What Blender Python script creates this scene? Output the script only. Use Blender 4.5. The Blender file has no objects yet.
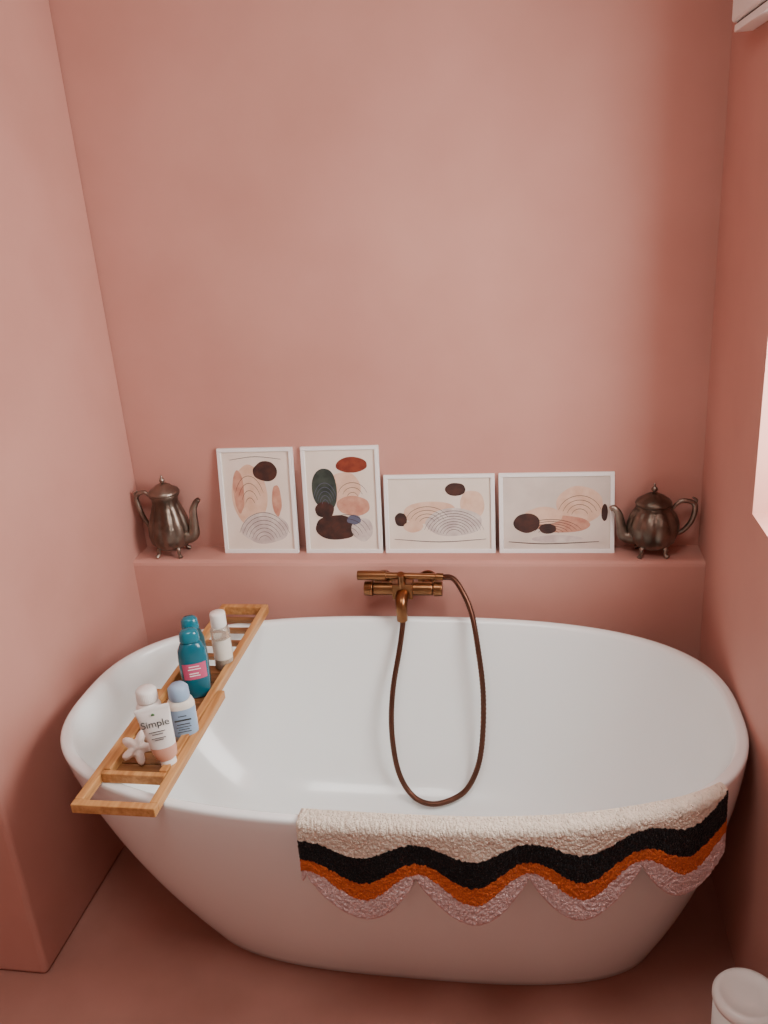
import bpy, bmesh, math, random
from mathutils import Vector, Matrix, noise
random.seed(7)
SC=bpy.context.scene; COL=bpy.context.collection
def lin(c):
    return tuple(((x/255)/12.92 if x/255<=.04045 else ((x/255+.055)/1.055)**2.4) for x in c)
# ---------------------------------------------------------------- materials
def mat(name,rgb,rough=.5,metal=0.,rgb2=None,nscale=8.,bump=0.,bscale=60.,spec=.5,coat=0.,trans=0.,stretch=None,alpha=1.,detail=4.,ior=1.45,lo=.35,hi=.65,sheen=0.):
    m=bpy.data.materials.new(name); m.use_nodes=True; nt=m.node_tree; b=nt.nodes['Principled BSDF']
    b.inputs['Base Color'].default_value=(*lin(rgb),1); b.inputs['Roughness'].default_value=rough; b.inputs['Metallic'].default_value=metal
    b.inputs['Specular IOR Level'].default_value=spec; b.inputs['Coat Weight'].default_value=coat; b.inputs['Transmission Weight'].default_value=trans
    b.inputs['IOR'].default_value=ior; b.inputs['Sheen Weight'].default_value=sheen
    tc=nt.nodes.new('ShaderNodeTexCoord'); mp=nt.nodes.new('ShaderNodeMapping'); nt.links.new(tc.outputs['Object'],mp.inputs['Vector'])
    if stretch: mp.inputs['Scale'].default_value=stretch
    if rgb2:
        n=nt.nodes.new('ShaderNodeTexNoise'); n.inputs['Scale'].default_value=nscale; n.inputs['Detail'].default_value=detail; nt.links.new(mp.outputs[0],n.inputs['Vector'])
        r=nt.nodes.new('ShaderNodeValToRGB'); r.color_ramp.elements[0].position=lo; r.color_ramp.elements[1].position=hi
        r.color_ramp.elements[0].color=(*lin(rgb),1); r.color_ramp.elements[1].color=(*lin(rgb2),1)
        nt.links.new(n.outputs['Fac'],r.inputs['Fac']); nt.links.new(r.outputs['Color'],b.inputs['Base Color'])
    if bump:
        n2=nt.nodes.new('ShaderNodeTexNoise'); n2.inputs['Scale'].default_value=bscale; n2.inputs['Detail'].default_value=5; nt.links.new(mp.outputs[0],n2.inputs['Vector'])
        bp=nt.nodes.new('ShaderNodeBump'); bp.inputs['Strength'].default_value=bump; bp.inputs['Distance'].default_value=.01
        nt.links.new(n2.outputs['Fac'],bp.inputs['Height']); nt.links.new(bp.outputs['Normal'],b.inputs['Normal'])
    return m
PLASTER=mat('pink_plaster',(191,140,128),.62,rgb2=(201,150,138),nscale=2.2,bump=.14,bscale=9,spec=.3)
FLOORM=mat('pink_microcement',(166,120,108),.5,rgb2=(180,132,120),nscale=3.5,bump=.1,bscale=14,spec=.3)
WHITEW=mat('white_ceiling_paint',(232,226,220),.8)
ACRYL=mat('white_acrylic',(242,250,250),.2,spec=.5,coat=.3)
WOOD=mat('bamboo_wood',(174,122,70),.45,rgb2=(204,156,100),nscale=14,stretch=(6,.5,6),bump=.08,bscale=40)
WOODD=mat('dark_bamboo_slat',(122,84,50),.5,rgb2=(146,104,66),nscale=14,stretch=(.5,6,6),bump=.08,bscale=40)
BRONZE=mat('brushed_copper',(118,82,54),.3,1.,rgb2=(142,100,68),nscale=20)
HOSEM=mat('copper_hose_metal',(92,62,50),.34,.9)
PEWTER=mat('tarnished_silver',(90,79,70),.36,.95,rgb2=(160,148,136),nscale=9,bump=.25,bscale=45)
FRAME=mat('white_frame_paint',(240,240,238),.4)
PAPERA=mat('warm_print_paper',(226,214,200),.55,rgb2=(234,224,212),nscale=9)
PAPERB=mat('grey_print_paper',(205,194,184),.55,rgb2=(220,210,199),nscale=9)
FLESH=mat('print_peach_ink',(214,176,150),.6,rgb2=(226,196,172),nscale=30)
ROSE=mat('print_rose_ink',(186,128,108),.6,rgb2=(206,158,134),nscale=40)
DARKI=mat('print_dark_brown_ink',(44,30,28),.6,rgb2=(74,44,36),nscale=40)
REDI=mat('print_russet_ink',(112,42,30),.6,rgb2=(136,62,40),nscale=40)
GREENI=mat('print_dark_green_ink',(42,52,48),.6,rgb2=(64,74,66),nscale=40)
PALEI=mat('print_pale_grey_ink',(216,208,200),.6,rgb2=(190,176,172),nscale=35)
LINEI=mat('print_line_ink',(60,42,40),.6)
BLUEI=mat('print_slate_ink',(92,96,118),.6)
TEAL=mat('teal_plastic',(8,100,120),.25,coat=.3)
TEALD=mat('dark_teal_plastic',(12,72,80),.3,coat=.3)
TEALC=mat('blue_green_cap_plastic',(18,116,136),.25,coat=.3)
PINKL=mat('pink_label',(200,88,126),.4)
BLUEP=mat('pale_blue_plastic',(150,178,206),.35)
WHITEP=mat('white_plastic',(238,238,234),.35)
CREAMP=mat('cream_label',(226,222,210),.45)
PEACH=mat('peach_plastic',(216,164,142),.35)
INKG=mat('grey_lettering_ink',(60,68,66),.5)
GREENM=mat('green_mark_ink',(90,140,90),.5)
WHITEI=mat('white_lettering_ink',(246,244,242),.5)
CLEARP=mat('clear_plastic',(232,226,214),.12,trans=.75,ior=1.3)
LIQ=mat('pale_gel',(216,206,190),.3)
FOAM=mat('white_soap_net',(236,222,212),.6,rgb2=(246,236,228),nscale=30,bump=.3,bscale=80)
DARKS=mat('dark_gap',(60,46,42),.7)
# ---------------------------------------------------------------- mesh helpers
class M:
    def __init__(s): s.v=[]; s.f=[]; s.mi=[]
    def add(s,v,f,mi=0,T=None):
        o=len(s.v); s.v+= [tuple(T@Vector(p)) if T else tuple(p) for p in v]; s.f+=[tuple(i+o for i in q) for q in f]; s.mi+=[mi]*len(f); return s
def obj(name,m,mats,parent=None,loc=(0,0,0),smooth=True,bevel=0,sub=0,auto=None,rotz=0):
    me=bpy.data.meshes.new(name); me.from_pydata(m.v,[],m.f); me.validate()
    if not isinstance(mats,(list,tuple)): mats=[mats]
    for x in mats: me.materials.append(x)
    if len(me.polygons)==len(m.mi):
        for p,i in zip(me.polygons,m.mi): p.material_index=i
    bm=bmesh.new(); bm.from_mesh(me); bmesh.ops.recalc_face_normals(bm,faces=bm.faces); bm.to_mesh(me); bm.free()
    if smooth:
        for p in me.polygons: p.use_smooth=True
        if auto is not None: me.set_sharp_from_angle(angle=math.radians(auto))
    o=bpy.data.objects.new(name,me); COL.objects.link(o); o.location=loc; o.rotation_euler[2]=rotz
    if parent: o.parent=parent
    if bevel:
        b=o.modifiers.new('bevel','BEVEL'); b.width=bevel; b.segments=3; b.limit_method='ANGLE'
    if sub:
        b=o.modifiers.new('sub','SUBSURF'); b.levels=sub; b.render_levels=sub
    return o
def empty(name,loc,label,cat,rotz=0,group=None):
    e=bpy.data.objects.new(name,None); COL.objects.link(e); e.location=loc; e.rotation_euler[2]=rotz; e.empty_display_size=.05
    e['label']=label; e['category']=cat
    if group: e['group']=group
    return e
def tag(o,label,cat,group=None):
    o['label']=label; o['category']=cat
    if group: o['group']=group
    return o
def box(x0,x1,y0,y1,z0,z1):
    v=[(x,y,z) for z in (z0,z1) for y in (y0,y1) for x in (x0,x1)]
    return v,[(0,2,3,1),(4,5,7,6),(0,1,5,4),(2,6,7,3),(0,4,6,2),(1,3,7,5)]
def rings(R,n=48,ex=2.,capb=True,capt=True,flute=None):
    """R: list of (rx,ry,z[,cx,cy,ex])"""
    v=[];f=[]
    for r in R:
        rx,ry,z=r[:3]; cx,cy=(r[3],r[4]) if len(r)>4 else (0,0); e=r[5] if len(r)>5 else ex
        for i in range(n):
            a=2*math.pi*i/n; c,s=math.cos(a),math.sin(a); k=1
            if flute: k=1+flute[1]*(abs(math.cos(a*flute[0]/2))-.6)*(r[6] if len(r)>6 else 1)
            v.append((cx+k*rx*math.copysign(abs(c)**(2/e),c),cy+k*ry*math.copysign(abs(s)**(2/e),s),z))
    for j in range(len(R)-1):
        for i in range(n):
            k=(i+1)%n; f.append((j*n+i,j*n+k,(j+1)*n+k,(j+1)*n+i))
    if capb: f.append(tuple(range(n))[::-1])
    if capt: f.append(tuple((len(R)-1)*n+i for i in range(n)))
    return v,f
def cat(P,k=8):
    out=[];P=[Vector(p) for p in P]
    for i in range(len(P)-1):
        a=P[max(i-1,0)];b=P[i];c=P[i+1];d=P[min(i+2,len(P)-1)]
        for j in range(k):
            t=j/k; out.append(.5*((2*b)+(c-a)*t+(2*a-5*b+4*c-d)*t*t+(3*b-a-3*c+d)*t**3))
    out.append(P[-1]); return out
def sweep(P,rad,n=12,k=8,flat=1.,smoothp=True):
    Q=cat(P,k) if smoothp else [Vector(p) for p in P]
    if not isinstance(rad,(list,tuple)): rad=[rad]*len(P)
    rr=[]
    for i in range(len(Q)):
        t=i/(len(Q)-1)*(len(rad)-1); a=int(min(t,len(rad)-2)) if len(rad)>1 else 0; u=t-a
        rr.append(rad[a]*(1-u)+rad[min(a+1,len(rad)-1)]*u)
    v=[];f=[]; up=None
    for i,p in enumerate(Q):
        T=(Q[min(i+1,len(Q)-1)]-Q[max(i-1,0)]).normalized()
        if up is None: up=Vector((0,1,0)) if abs(T.y)<.8 else Vector((1,0,0))
        up=(up-T*up.dot(T)).normalized(); s=T.cross(up)
        for j in range(n):
            a=2*math.pi*j/n; v.append(tuple(p+up*math.cos(a)*rr[i]*flat+s*math.sin(a)*rr[i]))
    for i in range(len(Q)-1):
        for j in range(n):
            k2=(j+1)%n; f.append((i*n+j,i*n+k2,(i+1)*n+k2,(i+1)*n+j))
    f.append(tuple(range(n))[::-1]); f.append(tuple((len(Q)-1)*n+i for i in range(n)))
    return v,f
def cyl(p0,p1,r0,r1=None,n=24):
    return sweep([p0,p1],[r0,r0 if r1 is None else r1],n=n,smoothp=False)
# ---------------------------------------------------------------- room
XL,XR,LD,LZ=-.883,.731,.11,.745
WY0,WY1,WZ0,WZ1=-1.30,-.52,1.038,1.95
H=2.7
def struct(o): o['kind']='structure'; return o
def plain(name,boxes,m,bevel=0):
    mm=M()
    for b in boxes: mm.add(*box(*b))
    return struct(obj(name,mm,m,smooth=False,bevel=bevel))
plain('wall_back',[(-1.9,.95,0,.15,0,H)],PLASTER)
plain('wall_left',[(-1.9,XL,-.895,0,0,H)],PLASTER,.012)
plain('wall_right',[(XR,XR+.24,-3.3,0,0,WZ0),(XR,XR+.24,-3.3,0,WZ1,H),(XR,XR+.24,WY1,0,WZ0,WZ1),(XR,XR+.24,-3.3,WY0,WZ0,WZ1)],PLASTER)
plain('wall_west',[(-2.05,-1.9,-3.3,0,0,H)],PLASTER)
plain('wall_front',[(-2.05,.97,-3.45,-3.3,0,H)],WHITEW)
plain('floor',[(-2.05,.97,-3.45,.15,-.1,0)],FLOORM)
plain('ceiling',[(-2.05,.97,-3.45,.15,H,H+.1)],WHITEW)
plain('trim_1',[(XL-.03,XR+.03,-LD,.03,0,LZ)],PLASTER,.016)
# window: frame, bright frosted pane
wm=M()
x0,x1=XR+.17,XR+.21
for b in [(x0,x1,WY0,WY1,WZ0,WZ0+.05),(x0,x1,WY0,WY1,WZ1-.05,WZ1),(x0,x1,WY0,WY0+.05,WZ0+.05,WZ1-.05),(x0,x1,WY1-.05,WY1,WZ0+.05,WZ1-.05)]: wm.add(*box(*b))
w=struct(obj('window_1',wm,FRAME,smooth=False))
gm=bpy.data.materials.new('daylit_frosted_glass'); gm.use_nodes=True; b=gm.node_tree.nodes['Principled BSDF']
b.inputs['Base Color'].default_value=(.9,.9,.88,1); b.inputs['Emission Color'].default_value=(1,.97,.93,1); b.inputs['Emission Strength'].default_value=8.
g=M(); g.add(*box(x0+.015,x0+.025,WY0+.05,WY1-.05,WZ0+.05,WZ1-.05)); go=obj('pane',g,gm,parent=w,smooth=False)
# ---------------------------------------------------------------- bathtub
TX,TY,TZ=-.045,-.595,.61
tub=empty('bathtub',(TX,TY,0),'white glossy freestanding oval bathtub standing below the pink ledge','bathtub')
A,Bb=.770,.419
R=[]
a0,b0=.555,.227
R.append((a0-.03,b0-.03,0.0,.05,.0,3.))
R.append((a0-.006,b0-.006,0.0,.05,.0,3.))
R.append((a0,b0,.006,.05,0,3.))
for i in range(1,25):
    s=i/24; z=.008+(TZ-.012-.008)*s
    k=1-(1-s)**1.75
    k=.42*s+.58*k
    R.append((a0+(A-a0)*k,b0+(Bb-b0)*k,z,.05*(1-s),0,3.-.35*s))
R+= [(A+.000,Bb+.000,TZ-.005,0,0,2.65),(A-.003,Bb-.003,TZ-.001,0,0,2.65),(A-.008,Bb-.008,TZ,0,0,2.65),(A-.017,Bb-.017,TZ,0,0,2.65),(A-.022,Bb-.022,TZ-.002,0,0,2.65),(A-.026,Bb-.026,TZ-.010,0,0,2.65)]
ai,bi=A-.026,Bb-.026
DZ=TZ-.010-.13
for i in range(1,41):
    t=i/40*math.pi/2
    c=math.cos(t); s=math.sin(t)
    R.append((max(ai*(c**.42*.80+.20*(1-s)),.012) if i<40 else .012, max(bi*(c**.5*.80+.20*(1-s)),.006) if i<40 else .006, TZ-.010-DZ*s,.02*s,0,2.65-.3*s))
mm=M(); mm.add(*rings(R,n=128,capb=True,capt=True)); obj('tub_shell',mm,ACRYL,tub)
mm=M(); mm.add(*rings([(.03,.03,.1305),(.03,.03,.134),(.024,.024,.1375),(.004,.004,.139)],n=32)); obj('drain_plug',mm,BRONZE,tub,loc=(.03,0,0))
# ---------------------------------------------------------------- framed prints (plain abstract colour shapes)
def blob(cx,cy,rx,ry,rot=0,seed=0,wob=.10,n=40):
    P=[]
    for i in range(n):
        a=2*math.pi*i/n; k=1+wob*noise.noise(Vector((math.cos(a)*1.3+seed*7.1,math.sin(a)*1.3,seed*3.3)))*2.2
        x,y=rx*k*math.cos(a),ry*k*math.sin(a)
        P.append((cx+x*math.cos(rot)-y*math.sin(rot),cy+x*math.sin(rot)+y*math.cos(rot)))
    return P
def ribbon(P,w):
    Q=cat([(x,y,0) for x,y in P],6); v=[];f=[]
    for i,p in enumerate(Q):
        T=(Q[min(i+1,len(Q)-1)]-Q[max(i-1,0)]).normalized(); N=Vector((-T.y,T.x,0)); ww=w*(.5+.5*math.sin(math.pi*(i+1)/(len(Q)+1)))
        v+=[p+N*ww,p-N*ww]
    for i in range(len(Q)-1): f.append((2*i,2*i+1,2*i+3,2*i+2))
    return v,f
AM=[PAPERA,PAPERB,FLESH,ROSE,DARKI,REDI,GREENI,PALEI,LINEI,BLUEI]
def framed(x,w,h,label,shapes,lines,paper=0,lean=.045,base=-.055):
    e=empty('framed_print',(x,base,LZ),label,'picture frame',group='white framed art prints on the ledge')
    th=-math.asin(lean/h); T=Matrix.Rotation(th,4,'X')
    fw,fd=.0115,.014
    m=M()
    for b in [(0,w,0,fd,0,fw),(0,w,0,fd,h-fw,h),(0,fw,0,fd,fw,h-fw),(w-fw,w,0,fd,fw,h-fw)]: m.add(*box(*b),0,T)
    obj('frame',m,FRAME,e,smooth=False,bevel=.0015)
    m=M(); m.add([(fw,.006,fw),(w-fw,.006,fw),(w-fw,.006,h-fw),(fw,.006,h-fw),(fw,.012,fw),(w-fw,.012,fw),(w-fw,.012,h-fw),(fw,.012,h-fw)],[(0,1,2,3),(7,6,5,4),(0,4,5,1),(3,2,6,7),(0,3,7,4),(1,5,6,2)],paper,T)
    iw,ih=w-2*fw,h-2*fw
    def clip(p): return min(max(p[0],.01),.99),min(max(p[1],.01),.99)
    d=.0057
    for s in shapes:
        mi,args=s[0],s[1:]; P=[clip(p) for p in blob(*args)]
        d-=.00009; m.add([(fw+p[0]*iw,d,fw+p[1]*ih) for p in P],[tuple(range(len(P)))],mi,T)
    for L in lines:
        mi,P=L[0],L[1]; d-=.00003
        v,f=ribbon([(fw+clip(p)[0]*iw,fw+clip(p)[1]*ih) for p in P],L[2] if len(L)>2 else .0008)
        m.add([(p.x,d,p.y) for p in v],f,mi,T)
    o=obj('artwork',m,AM,e,smooth=False)
    return e
def arcs(cx,cy,r0,r1,n,a0,a1,asp=1.,mi=8,w=.0007):
    out=[]
    for i in range(n):
        r=r0+(r1-r0)*i/max(1,n-1)
        out.append((mi,[(cx+r*math.cos(math.radians(a0+(a1-a0)*k/8)),cy+asp*r*math.sin(math.radians(a0+(a1-a0)*k/8))) for k in range(9)],w))
    return out
framed(-.616,.225,.312,'white framed abstract print with peach, grey and black shapes',[
 (2,.38,.56,.26,.32,0,1,.05),(3,.22,.60,.08,.22,0,3,.05),(7,.56,.22,.36,.16,0,4,.05),(4,.64,.80,.18,.10,0,6,.05),(3,.78,.50,.07,.16,0,7,.05)],
 arcs(.56,.06,.10,.40,7,20,160,.8)+arcs(.38,.42,.08,.24,4,30,150,1.4)+[(8,[(.12,.92),(.5,.95),(.88,.92)],.0008)])
framed(-.367,.225,.312,'white framed abstract print with russet, green and brown shapes',[
 (2,.55,.62,.24,.16,0,11,.05),(6,.26,.60,.18,.22,0,12,.05),(5,.66,.85,.22,.08,0,13,.05),(3,.66,.44,.24,.10,0,15,.05),(4,.40,.22,.30,.13,0,16,.05),(4,.24,.40,.14,.08,0,17,.05),(7,.78,.20,.15,.12,0,18,.05),(9,.66,.30,.10,.05,0,20,.05)],
 arcs(.26,.44,.05,.18,5,20,160,1.3,9)+arcs(.55,.10,.12,.36,5,20,160,.7)+arcs(.66,.52,.08,.22,3,20,160,.7))
framed(-.133,.312,.225,'white framed abstract landscape print with pale grey and peach shapes',[
 (2,.40,.52,.26,.16,.1,21,.05),(2,.82,.62,.12,.20,0,22,.05),(7,.64,.38,.28,.20,0,23,.05),(4,.66,.84,.10,.09,0,25,.05),(4,.12,.42,.06,.10,0,27,.05),(2,.24,.32,.10,.08,0,26,.05)],
 arcs(.64,.18,.08,.30,8,15,165,1.2)+arcs(.38,.36,.08,.22,4,20,160,1.1)+[(8,[(.05,.14),(.5,.10),(.95,.14)],.001)])
framed(.190,.312,.225,'white framed abstract landscape print with a large rounded peach shape',[
 (2,.72,.60,.22,.26,0,31,.05),(3,.55,.34,.26,.12,0,33,.05),(2,.38,.46,.18,.12,0,34,.05),(4,.22,.36,.13,.13,0,35,.05),(4,.42,.28,.08,.07,0,37,.05),(7,.5,.14,.24,.05,0,38,.05),(4,.95,.5,.03,.12,0,39,.05)],
 arcs(.72,.44,.08,.21,4,20,160,1.4)+arcs(.45,.20,.08,.30,6,20,160,.7)+[(8,[(.05,.10),(.4,.07),(.9,.10)],.0012)],paper=1)
# ---------------------------------------------------------------- teapots
def knobprof(r,z):
    return [(r*.35,r*.35,z),(r*.35,r*.35,z+r*.4),(r*.9,r*.9,z+r*.9),(r,r,z+r*1.3),(r*.7,r*.7,z+r*2),(r*.3,r*.3,z+r*2.4),(r*.4,r*.4,z+r*2.8),(.001,.001,z+r*3.3)]
def teapot(x,y,label,body,lidp,spout,srad,handle,legR,legz,kz,kr,mir=1,rotz=0):
    e=empty('teapot',(x,y,LZ),label,'teapot',rotz=rotz)
    m=M(); m.add(*rings([(r,r,z,0,0,2,fl) for r,z,fl in body],n=80,flute=(10,.09))); obj('body',m,PEWTER,e)
    m=M(); m.add(*rings([(r,r,z) for r,z in lidp],n=48)); l=obj('lid',m,PEWTER,e)
    m=M(); m.add(*rings(knobprof(kr,kz),n=24)); obj('knob',m,PEWTER,l)
    m=M(); m.add(*sweep([(mir*a,0,b) for a,b in spout],srad,n=16)); obj('spout',m,PEWTER,e)
    m=M(); m.add(*sweep([(mir*a,0,b) for a,b in handle],[.004,.0065,.0075,.0065,.005],n=12)); 
    m.add(*sweep([(mir*handle[2][0],0,handle[2][1]),(mir*(handle[2][0]-.004),0,handle[2][1]+.012),(mir*(handle[2][0]+.006),0,handle[2][1]+.02)],[.004,.004,.002],n=8)); obj('handle',m,PEWTER,e)
    for i in range(4):
        a=math.pi/4+i*math.pi/2; c,s=math.cos(a),math.sin(a)
        m=M(); m.add(*sweep([(c*legR*.7,s*legR*.7,legz),(c*legR*1.0,s*legR*1.0,legz*.75),(c*legR*.98,s*legR*.98,legz*.35),(c*legR*1.2,s*legR*1.2,.004)],[.009,.007,.0045,.007],n=10))
        obj('leg',m,PEWTER,e)
    return e
teapot(-.775,-.058,'tall tarnished silver coffee pot with curved spout on the ledge',
 [(.020,.022,0),(.040,.026,.2),(.056,.045,1),(.061,.070,1),(.059,.095,1),(.051,.125,1),(.042,.150,.8),(.037,.165,.4),(.039,.180,.2),(.045,.190,0),(.044,.192,0),(.02,.192,0)],
 [(.045,.191),(.046,.195),(.042,.202),(.029,.210),(.020,.218),(.011,.222),(.003,.223)],
 [(.040,.055),(.070,.062),(.078,.095),(.081,.135),(.092,.160),(.103,.172)],[.024,.019,.013,.011,.009,.007],
 [(-.036,.170),(-.060,.196),(-.088,.180),(-.080,.130),(-.062,.090),(-.046,.065)],.044,.034,.220,.0085)
teapot(.600,-.058,'squat tarnished silver teapot with scrolled handle on the ledge',
 [(.022,.022,0),(.040,.026,.2),(.058,.045,1),(.066,.070,1),(.066,.092,1),(.058,.115,1),(.049,.128,.6),(.044,.134,.3),(.047,.142,0),(.045,.144,0),(.02,.144,0)],
 [(.047,.143),(.048,.147),(.044,.155),(.030,.165),(.018,.172),(.010,.176),(.003,.177)],
 [(.046,.050),(.074,.056),(.082,.083),(.090,.116),(.102,.134),(.112,.130)],[.022,.018,.012,.010,.008,.007],
 [(-.046,.128),(-.070,.152),(-.104,.142),(-.100,.100),(-.078,.068),(-.052,.055)],.044,.034,.175,.0085,mir=-1)
# ---------------------------------------------------------------- mixer tap with hand shower
fx,fy=-.070,-LD
tap=empty('bath_mixer_tap',(fx,fy,.69),'brushed copper wall-mounted bath mixer with hand shower and hose','tap')
for sx in (-.062,.062):
    m=M(); m.add(*sweep([(sx,0,0),(sx,-.008,0),(sx,-.0081,0),(sx,-.05,0)],[.028,.028,.014,.014],n=24,smoothp=False))
    obj('wall_mount',m,BRONZE,tap,auto=40)
m=M(); m.add(*cyl((-.082,-.06,0),(.082,-.06,0),.019,n=32)); m.add(*box(-.028,.028,-.085,-.040,-.022,.022)); obj('body',m,BRONZE,tap,auto=40,bevel=.002)
for sx in (-1,1):
    m=M(); m.add(*cyl((sx*.084,-.06,0),(sx*.108,-.06,0),.022,.020,n=32)); obj('handle',m,BRONZE,tap,auto=40,bevel=.002)
m=M(); m.add(*sweep([(0,-.062,-.005),(0,-.095,-.012),(0,-.112,-.030),(0,-.112,-.070)],[.019,.018,.016,.015],n=20)); obj('spout',m,BRONZE,tap,auto=40)
m=M(); m.add(*sweep([(0,-.075,.010),(0,-.082,.034),(0,-.092,.058)],[.013,.009,.010],n=16)); obj('lever',m,BRONZE,tap,auto=40)
hs=M(); hs.add(*sweep([(-.125,-.062,.040),(-.045,-.062,.040),(-.0449,-.062,.040),(.092,-.062,.037),(.0921,-.062,.037),(.112,-.062,.036)],[.0135,.0135,.0095,.0085,.0105,.0105],n=24,smoothp=False))
h1=obj('hand_shower',hs,BRONZE,tap,auto=40,bevel=.001)
m=M(); m.add(*box(-.008,.008,-.075,-.05,.015,.034)); obj('cradle',m,BRONZE,tap,smooth=False,bevel=.002)
HP=[(.042,-.172,.726),(.075,-.185,.722),(.115,-.22,.655),(.135,-.26,.56),(.148,-.30,.43),(.140,-.35,.29),(.110,-.385,.212),(.066,-.405,.180),(.007,-.42,.172),(-.045,-.405,.186),(-.083,-.38,.245),(-.100,-.34,.345),(-.098,-.29,.44),(-.080,-.245,.54),(-.070,-.222,.605),(-.070,-.222,.625)]
m=M(); pts=[(a-fx,b-fy,c-.69) for a,b,c in HP]
Q=cat(pts,26); 
m.add(*sweep(Q,[.0070+.0010*(i%2) for i in range(len(Q))],n=12,smoothp=False)); obj('hose',m,HOSEM,tap)
# ---------------------------------------------------------------- bath caddy
cad=empty('bath_caddy',(-.532,-.588,TZ),'bamboo bath caddy tray laid across the rim of the bathtub','bath tray')
z0,z1=.001,.022
m=M()
for b in [(-.088,-.070,-.42,-.02,z0,z1),(.070,.088,-.42,-.02,z0,z1),(-.088,.088,-.438,-.42,z0,z1)]: m.add(*box(*b))
obj('sliding_frame',m,WOOD,cad,smooth=False,bevel=.002)
m=M()
for b in [(-.069,-.053,-.33,.40,z0,z1+.005),(.053,.069,-.33,.40,z0,z1+.005),(-.069,.069,.40,.418,z0,z1+.005),(-.069,.069,-.344,-.33,z0,z1+.002)]: m.add(*box(*b))
obj('tray_frame',m,WOOD,cad,smooth=False,bevel=.002)
y=-.325; n=0
sl=[]
while y<.10: sl.append((y,y+.036,.009)); y+=.040
for y in (.15,.22,.29,.35): sl.append((y,y+.018,.012))
for a,b_,c in sl:
    m=M(); m.add(*box(-.053,.053,a,b_,.001,c)); obj('slat',m,WOODD,cad,smooth=False,bevel=.001)
CF=TZ+.0095
# ---------------------------------------------------------------- toiletries
def text_mesh(body,size,name,mt,parent,loc,rot,align='CENTER'):
    c=bpy.data.curves.new(name,'FONT'); c.body=body; c.size=size; c.align_x=align; c.extrude=.0002
    t=bpy.data.objects.new(name+'_tmp',c); COL.objects.link(t); bpy.context.view_layer.update()
    me=bpy.data.meshes.new_from_object(t.evaluated_get(bpy.context.evaluated_depsgraph_get())); bpy.data.objects.remove(t)
    me.materials.clear(); me.materials.append(mt)
    o=bpy.data.objects.new(name,me); COL.objects.link(o); o.parent=parent; o.location=loc; o.rotation_euler=rot; return o
FACE=math.radians(24)   # turned slightly towards the middle of the room
def patch(prof,a0,a1,n,off=.0006,ex=2.):
    v=[];f=[]
    for (rx,ry,z) in prof:
        for i in range(n+1):
            a=a0+(a1-a0)*i/n; c,s=math.cos(a),math.sin(a)
            v.append(((rx+off)*math.copysign(abs(c)**(2/ex),c),(ry+off)*math.copysign(abs(s)**(2/ex),s),z))
    for j in range(len(prof)-1):
        for i in range(n): f.append((j*(n+1)+i,j*(n+1)+i+1,(j+1)*(n+1)+i+1,(j+1)*(n+1)+i))
    return v,f
# clear bottle with white cap
e=empty('toiletry_bottle',(-.488,-.48,CF),'clear plastic bottle with white cap on the bamboo tray','bottle',FACE)
m=M(); m.add(*rings([(.020,.020,0),(.0235,.0235,.004),(.024,.024,.06),(.024,.024,.105),(.020,.020,.115),(.012,.012,.119)],n=40)); obj('body',m,CLEARP,e)
m=M(); m.add(*rings([(.019,.019,.003),(.0215,.0215,.006),(.0215,.0215,.07),(.002,.002,.0701)],n=32)); obj('contents',m,LIQ,e)
m=M(); m.add(*rings([(.018,.018,.115),(.0195,.0195,.119),(.0195,.0195,.149),(.018,.018,.153),(.004,.004,.1535)],n=40)); obj('cap',m,WHITEP,e)
m=M(); m.add(*patch([(.024,.024,.03),(.024,.024,.085)],-math.pi*.85,-math.pi*.15,20)); obj('label',m,CREAMP,e)
# dark teal bottle behind
e=empty('toiletry_bottle',(-.530,-.553,CF),'dark teal shampoo bottle standing behind the pink-labelled one','bottle',FACE)
m=M(); m.add(*rings([(.026,.016,0),(.030,.019,.005),(.031,.020,.07),(.029,.019,.12),(.022,.016,.142),(.014,.013,.148)],n=40,ex=2.4)); obj('body',m,TEALD,e)
m=M(); m.add(*rings([(.020,.015,.146),(.021,.016,.150),(.019,.015,.172),(.013,.010,.178),(.002,.002,.1785)],n=32,ex=2.3)); obj('cap',m,TEALC,e)
# teal bottle with pink label
e=empty('toiletry_bottle',(-.510,-.610,CF),'teal shampoo bottle with a pink label and blue-green cap','bottle',FACE)
m=M(); m.add(*rings([(.026,.017,0),(.031,.021,.005),(.033,.022,.04),(.034,.022,.10),(.032,.021,.125),(.024,.018,.142),(.015,.014,.147)],n=48,ex=2.4)); obj('body',m,TEAL,e)
m=M(); m.add(*rings([(.022,.017,.146),(.024,.018,.150),(.022,.017,.168),(.016,.012,.176),(.002,.002,.177)],n=32,ex=2.3)); obj('cap',m,TEALC,e)
lb=M(); lb.add(*patch([(.0333,.022,.055),(.0338,.022,.075),(.034,.022,.096)],-math.pi*.76,-math.pi*.22,24,ex=2.4)); lb=obj('label',lb,PINKL,e)
m=M()
for zz,x0_,x1_ in ((.089,-.012,.012),(.082,-.015,.015),(.071,-.013,.009),(.065,-.013,.012)): m.add(*box(x0_,x1_,-.0236,-.0228,zz-.0010,zz+.0010))
obj('lettering',m,WHITEI,lb,smooth=False)
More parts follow.
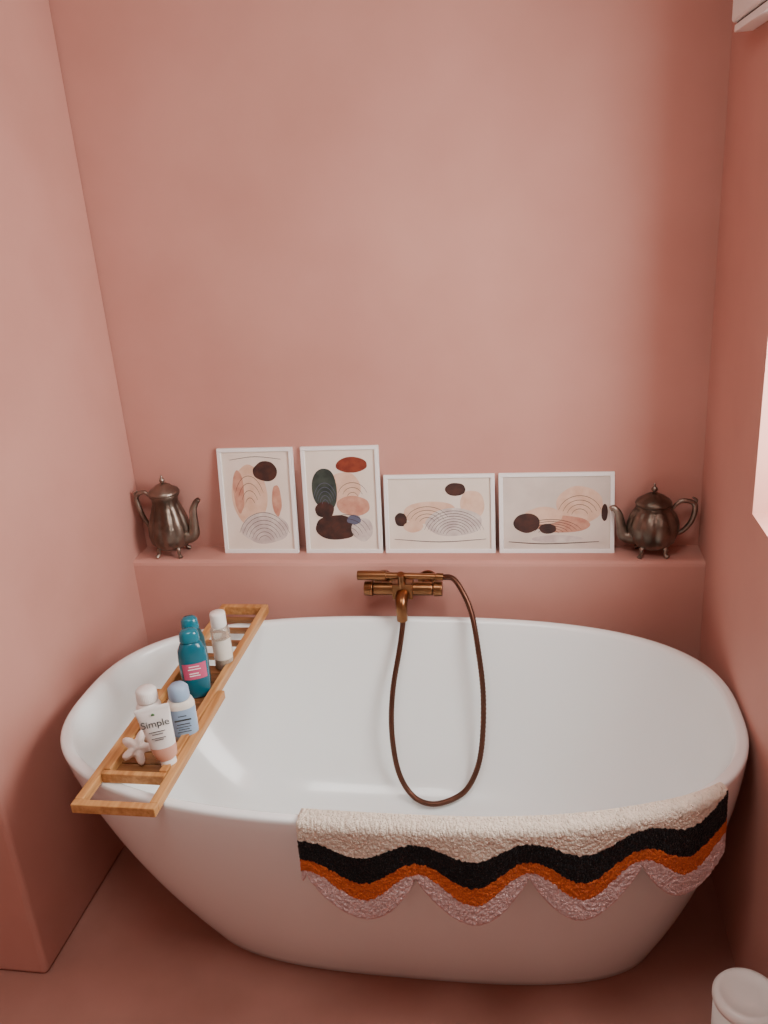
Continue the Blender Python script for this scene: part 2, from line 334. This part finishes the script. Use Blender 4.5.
# pale blue bottle
e=empty('toiletry_bottle',(-.480,-.770,CF),'pale blue bottle with a printed label and rounded cap','bottle',FACE)
m=M(); m.add(*rings([(.026,.020,0),(.029,.023,.004),(.030,.024,.03),(.030,.024,.082),(.026,.021,.092),(.016,.016,.097)],n=44,ex=2.3)); obj('body',m,CREAMP,e)
m=M(); m.add(*rings([(.021,.019,.095),(.023,.021,.099),(.022,.020,.122),(.015,.014,.130),(.002,.002,.131)],n=36)); obj('cap',m,BLUEP,e)
lb=M(); lb.add(*patch([(.030,.024,.012),(.030,.024,.078)],-math.pi*.9,-math.pi*.1,24,ex=2.3)); lb=obj('label',lb,BLUEP,e)
m=M()
for zz,l,t_ in ((.064,.009,.0007),(.054,.018,.0018),(.044,.014,.0009),(.037,.016,.0007),(.031,.012,.0007),(.025,.015,.0007)): m.add(*box(-l,l,-.0258,-.0250,zz-t_,zz+t_))
obj('small_print',m,INKG,lb,smooth=False)
# white pot behind
e=empty('toiletry_bottle',(-.551,-.778,CF),'white cosmetics bottle with a ribbed cap behind the tube','bottle',FACE)
m=M(); m.add(*rings([(.024,.024,0),(.027,.027,.004),(.027,.027,.08),(.022,.022,.090),(.016,.016,.092)],n=40)); obj('body',m,WHITEP,e)
m=M(); m.add(*rings([(.022,.022,.092,0,0,2,1),(.023,.023,.096,0,0,2,1),(.022,.022,.118,0,0,2,1),(.018,.018,.123,0,0,2,.3),(.003,.003,.1235,0,0,2,0)],n=120,flute=(36,.05))); obj('cap',m,WHITEP,e)
# squeeze tube standing on its cap
e=empty('squeeze_tube',(-.472,-.880,CF),'white squeeze tube with peach base reading Simple, standing on its cap','tube',math.radians(18))
e.scale=(.92,.92,.86)
tilt=(0,math.radians(-6),0)
m=M(); m.add(*rings([(.016,.016,.0),(.018,.018,.003),(.0185,.0185,.026),(.016,.016,.028)],n=36)); c=obj('cap',m,WHITEP,e,loc=(0,0,.002)); c.rotation_euler=tilt
prof=[(.018,.018,.027),(.024,.020,.033),(.027,.0205,.05),(.030,.019,.08),(.033,.015,.11),(.036,.009,.138),(.0385,.0035,.158),(.039,.0016,.162),(.039,.0014,.172)]
m=M(); m.add(*rings(prof,n=48,ex=2.2)); tb=obj('body',m,WHITEP,e,loc=(0,0,.002)); tb.rotation_euler=tilt
m=M(); m.add(*patch([(.0183,.018,.0275),(.024,.020,.033),(.027,.0205,.05),(.0285,.0198,.065)],0,2*math.pi,48,ex=2.2)); obj('peach_band',m,PEACH,tb)
t=text_mesh('Simple',.024,'lettering',INKG,tb,(0,-.0128,.124),(math.radians(90-12),0,0))
m=M(); m.add(*rings([(.004,.0005,.151),(.0045,.0005,.153),(.002,.0005,.157)],n=20)); o=obj('leaf_mark',m,GREENM,tb,loc=(0,-.0068,0))
m=M()
for zz,l,yy in ((.112,.018,-.0167),(.106,.012,-.018),(.096,.016,-.0192),(.091,.010,-.0197)): m.add(*box(-l,l,yy,yy+.0012,zz-.0006,zz+.0006))
obj('small_print',m,INKG,tb,smooth=False)
# bath puff / soap net
e=M()
bm=bmesh.new(); bmesh.ops.create_icosphere(bm,subdivisions=4,radius=1)
for q in bm.verts:
    a=math.atan2(q.co.y,q.co.x); el=math.asin(max(-1,min(1,q.co.z)))
    k=1+.36*math.cos(5*a)*math.cos(el)**2+.16*noise.noise(q.co*3)
    q.co=Vector((q.co.x*k*.027,q.co.y*k*.027,q.co.z*.016*(1+.3*math.cos(5*a))))
e.add([tuple(q.co) for q in bm.verts],[tuple(x.index for x in p.verts) for p in bm.faces]); bm.free()
o=obj('bath_sponge',e,FOAM,loc=(-.546,-.868,CF+.034)); o.rotation_euler=(math.radians(55),math.radians(10),math.radians(25))
tag(o,'small white star-shaped bath sponge lying on the bamboo tray','sponge')
# ---------------------------------------------------------------- tufted bath mat over the rim
def front_y(x,off=0):
    t=min(abs(x-TX)/(A+off),.9999); return TY-(Bb+off)*(1-t**2.65)**(1/2.65)
BX0,BX1=-.163,.636
NU,NV=660,220
cols=[]; verts=[]; faces=[]
BEI=lin((228,217,200)); BLK=lin((25,24,26)); ORA=lin((204,102,48)); PNK=lin((218,192,190))
xs=[];x=BX0;L=0;tab=[(0,BX0)]
while x<BX1-.0005:
    dx=.0005; L+=math.hypot(dx,front_y(x+dx)-front_y(x)); x+=dx; tab.append((L,x))
Ltot=L
def x_at(l):
    lo,hi=0,len(tab)-1
    while hi-lo>1:
        mid=(lo+hi)//2
        if tab[mid][0]<l: lo=mid
        else: hi=mid
    return tab[lo][1]
lobes0=.115
for i in range(NU+1):
    l=Ltot*i/NU; x=x_at(l); y=front_y(x)
    tx,ty=(x_at(min(l+.004,Ltot))-x_at(max(l-.004,0))),(front_y(x_at(min(l+.004,Ltot)))-front_y(x_at(max(l-.004,0)))); n_=Vector((ty,-tx,0)); n_=n_.normalized() if n_.length>0 else Vector((0,-1,0))
    ph=(l-lobes0)/.2115
    w1=math.cos(2*math.pi*ph); w2=2*abs(math.cos(math.pi*ph))**.8-1
    u=l/Ltot; sh=-.018*u; late=max(0,(u-.72)/.28)**1.5
    dB=.049+.018*w1+sh-.018*late; dK=.102+.027*w1+sh; dO=.136+.035*w1+sh; dE=.161+.057*w2+sh*.7
    dO=min(dO,dE-.006)
    ptop=.038-.006*u-.018*late
    tot=ptop+dE
    for j in range(NV+1):
        s=tot*j/NV
        r=.012; fl=min(.012,ptop)
        if s<ptop-fl: off=-(ptop-fl-s)-.004; z=TZ+.002; nn=Vector((0,0,1))
        elif s<ptop-fl+r*math.pi/2:
            a=(s-(ptop-fl))/r; off=-.004+r*math.sin(a); z=TZ+.002-r*(1-math.cos(a)); nn=(n_*math.sin(a)+Vector((0,0,1))*math.cos(a)).normalized()
        else:
            d=s-(ptop-fl+r*math.pi/2); off=.008+.003*math.sin(l*38+1)*min(1,d*12); z=TZ+.002-r-d; nn=(n_+Vector((0,0,.05))).normalized()
        p=Vector((x,y,0))+n_*off+Vector((0,0,z))
        drop=s-ptop
        jj=.003*noise.noise(Vector((l*140,s*140,5)))
        c=BEI if drop+jj<dB else BLK if drop+jj<dK else ORA if drop+jj<dO else PNK
        q=Vector((l*280+1.2*noise.noise(Vector((l*60,s*60,3))),s*165,0)); dd=noise.voronoi(q)[0][0]
        edge=min(1,min(i,NU-i,j,NV-j)/4)
        h=(.0030-.0030*min(1,dd*1.2)+.0010*noise.noise(Vector((l*30,s*30,1))))*(.35+.65*edge)+.0015*edge
        p=p+nn*h+Vector((noise.noise(q*.7),noise.noise(q*.7+Vector((9,3,1))),noise.noise(q*.7+Vector((2,8,4)))))*.0008
        verts.append(tuple(p)); cols.append((c[0],c[1],c[2],1))
for i in range(NU):
    for j in range(NV):
        a=i*(NV+1)+j; faces.append((a,a+1,a+NV+2,a+NV+1))
me=bpy.data.meshes.new('bath_mat'); me.from_pydata(verts,[],faces)
at=me.color_attributes.new('yarn','FLOAT_COLOR','POINT')
for i,c in enumerate(cols): at.data[i].color=c
for p in me.polygons: p.use_smooth=True
mm_=mat('tufted_yarn',(200,200,200),.95,bump=.5,bscale=420,spec=.1,sheen=.1); nt=mm_.node_tree
an=nt.nodes.new('ShaderNodeVertexColor'); an.layer_name='yarn'; nt.links.new(an.outputs['Color'],nt.nodes['Principled BSDF'].inputs['Base Color'])
me.materials.append(mm_)
bmat=bpy.data.objects.new('bath_mat',me); COL.objects.link(bmat)
so=bmat.modifiers.new('thick','SOLIDIFY'); so.thickness=.003; so.offset=1 
tag(bmat,'tufted mat with cream, black, orange, lilac waves over tub','bath mat')
# ---------------------------------------------------------------- small pedal bin
e=empty('waste_bin',(.666,-1.030,0),'small round white waste bin standing on the pink floor','bin')
m=M(); m.add(*rings([(.050,.050,0),(.054,.054,.004),(.057,.057,.14),(.059,.059,.262),(.056,.056,.262)],n=56)); obj('body',m,WHITEP,e)
m=M(); m.add(*rings([(.060,.060,.263),(.0615,.0615,.268),(.0615,.0615,.276),(.057,.057,.284),(.048,.048,.285),(.045,.045,.282),(.02,.02,.281),(.002,.002,.281)],n=56)); obj('lid',m,WHITEP,e)
m=M(); m.add(*box(-.015,.015,-.085,-.05,.008,.014)); obj('pedal',m,DARKS,e,smooth=False,bevel=.002)
# ---------------------------------------------------------------- heater casing high on the wall
e=empty('wall_heater',(XR,-.207,1.968),'white wall-mounted heater casing with a slotted lower edge','heater')
m=M(); m.add(*box(-.044,-.001,-.60,0,.018,.22)); obj('casing',m,WHITEP,e,smooth=False,bevel=.006)
m=M(); m.add(*box(-.038,-.001,-.595,-.004,0,.014)); obj('louver',m,WHITEP,e,smooth=False,bevel=.002)
m=M(); m.add(*box(-.034,-.004,-.59,-.01,.013,.019)); obj('gap_strip',m,DARKS,e,smooth=False)
# ---------------------------------------------------------------- lights
def area(name,loc,rot,sx,sy,power,col):
    l=bpy.data.lights.new(name,'AREA'); l.shape='RECTANGLE'; l.size=sx; l.size_y=sy; l.energy=power; l.color=col
    o=bpy.data.objects.new(name,l); COL.objects.link(o); o.location=loc; o.rotation_euler=rot; return o
area('window_daylight',(XR+.16,(WY0+WY1)/2,(WZ0+WZ1)/2),(0,math.radians(90),0),WZ1-WZ0-.1,WY1-WY0-.1,16,(1,.99,.97))
area('ceiling_light',(-.1,-1.75,H-.03),(0,0,0),.6,.6,17.5,(1,.97,.93))
wd=bpy.data.worlds.new('world'); SC.world=wd; wd.use_nodes=True; wd.node_tree.nodes['Background'].inputs[0].default_value=(.8,.85,1,1); wd.node_tree.nodes['Background'].inputs[1].default_value=.5
# ---------------------------------------------------------------- camera
p,yw,r=.359,.182,-.073
F=Vector((-math.sin(yw)*math.cos(p),math.cos(yw)*math.cos(p),-math.sin(p))); Rr=Vector((math.cos(yw),math.sin(yw),0)); Uu=Rr.cross(F)
c_,s_=math.cos(r),math.sin(r); R2=Rr*c_+Uu*s_; U2=-Rr*s_+Uu*c_
cam=bpy.data.cameras.new('camera'); co=bpy.data.objects.new('camera',cam); COL.objects.link(co)
mw=Matrix((( R2.x,U2.x,-F.x,.279),(R2.y,U2.y,-F.y,-2.276),(R2.z,U2.z,-F.z,1.719),(0,0,0,1))); co.matrix_world=mw
cam.sensor_fit='HORIZONTAL'; cam.sensor_width=36; cam.lens=36*857.36/768; cam.clip_start=.02
SC.camera=co
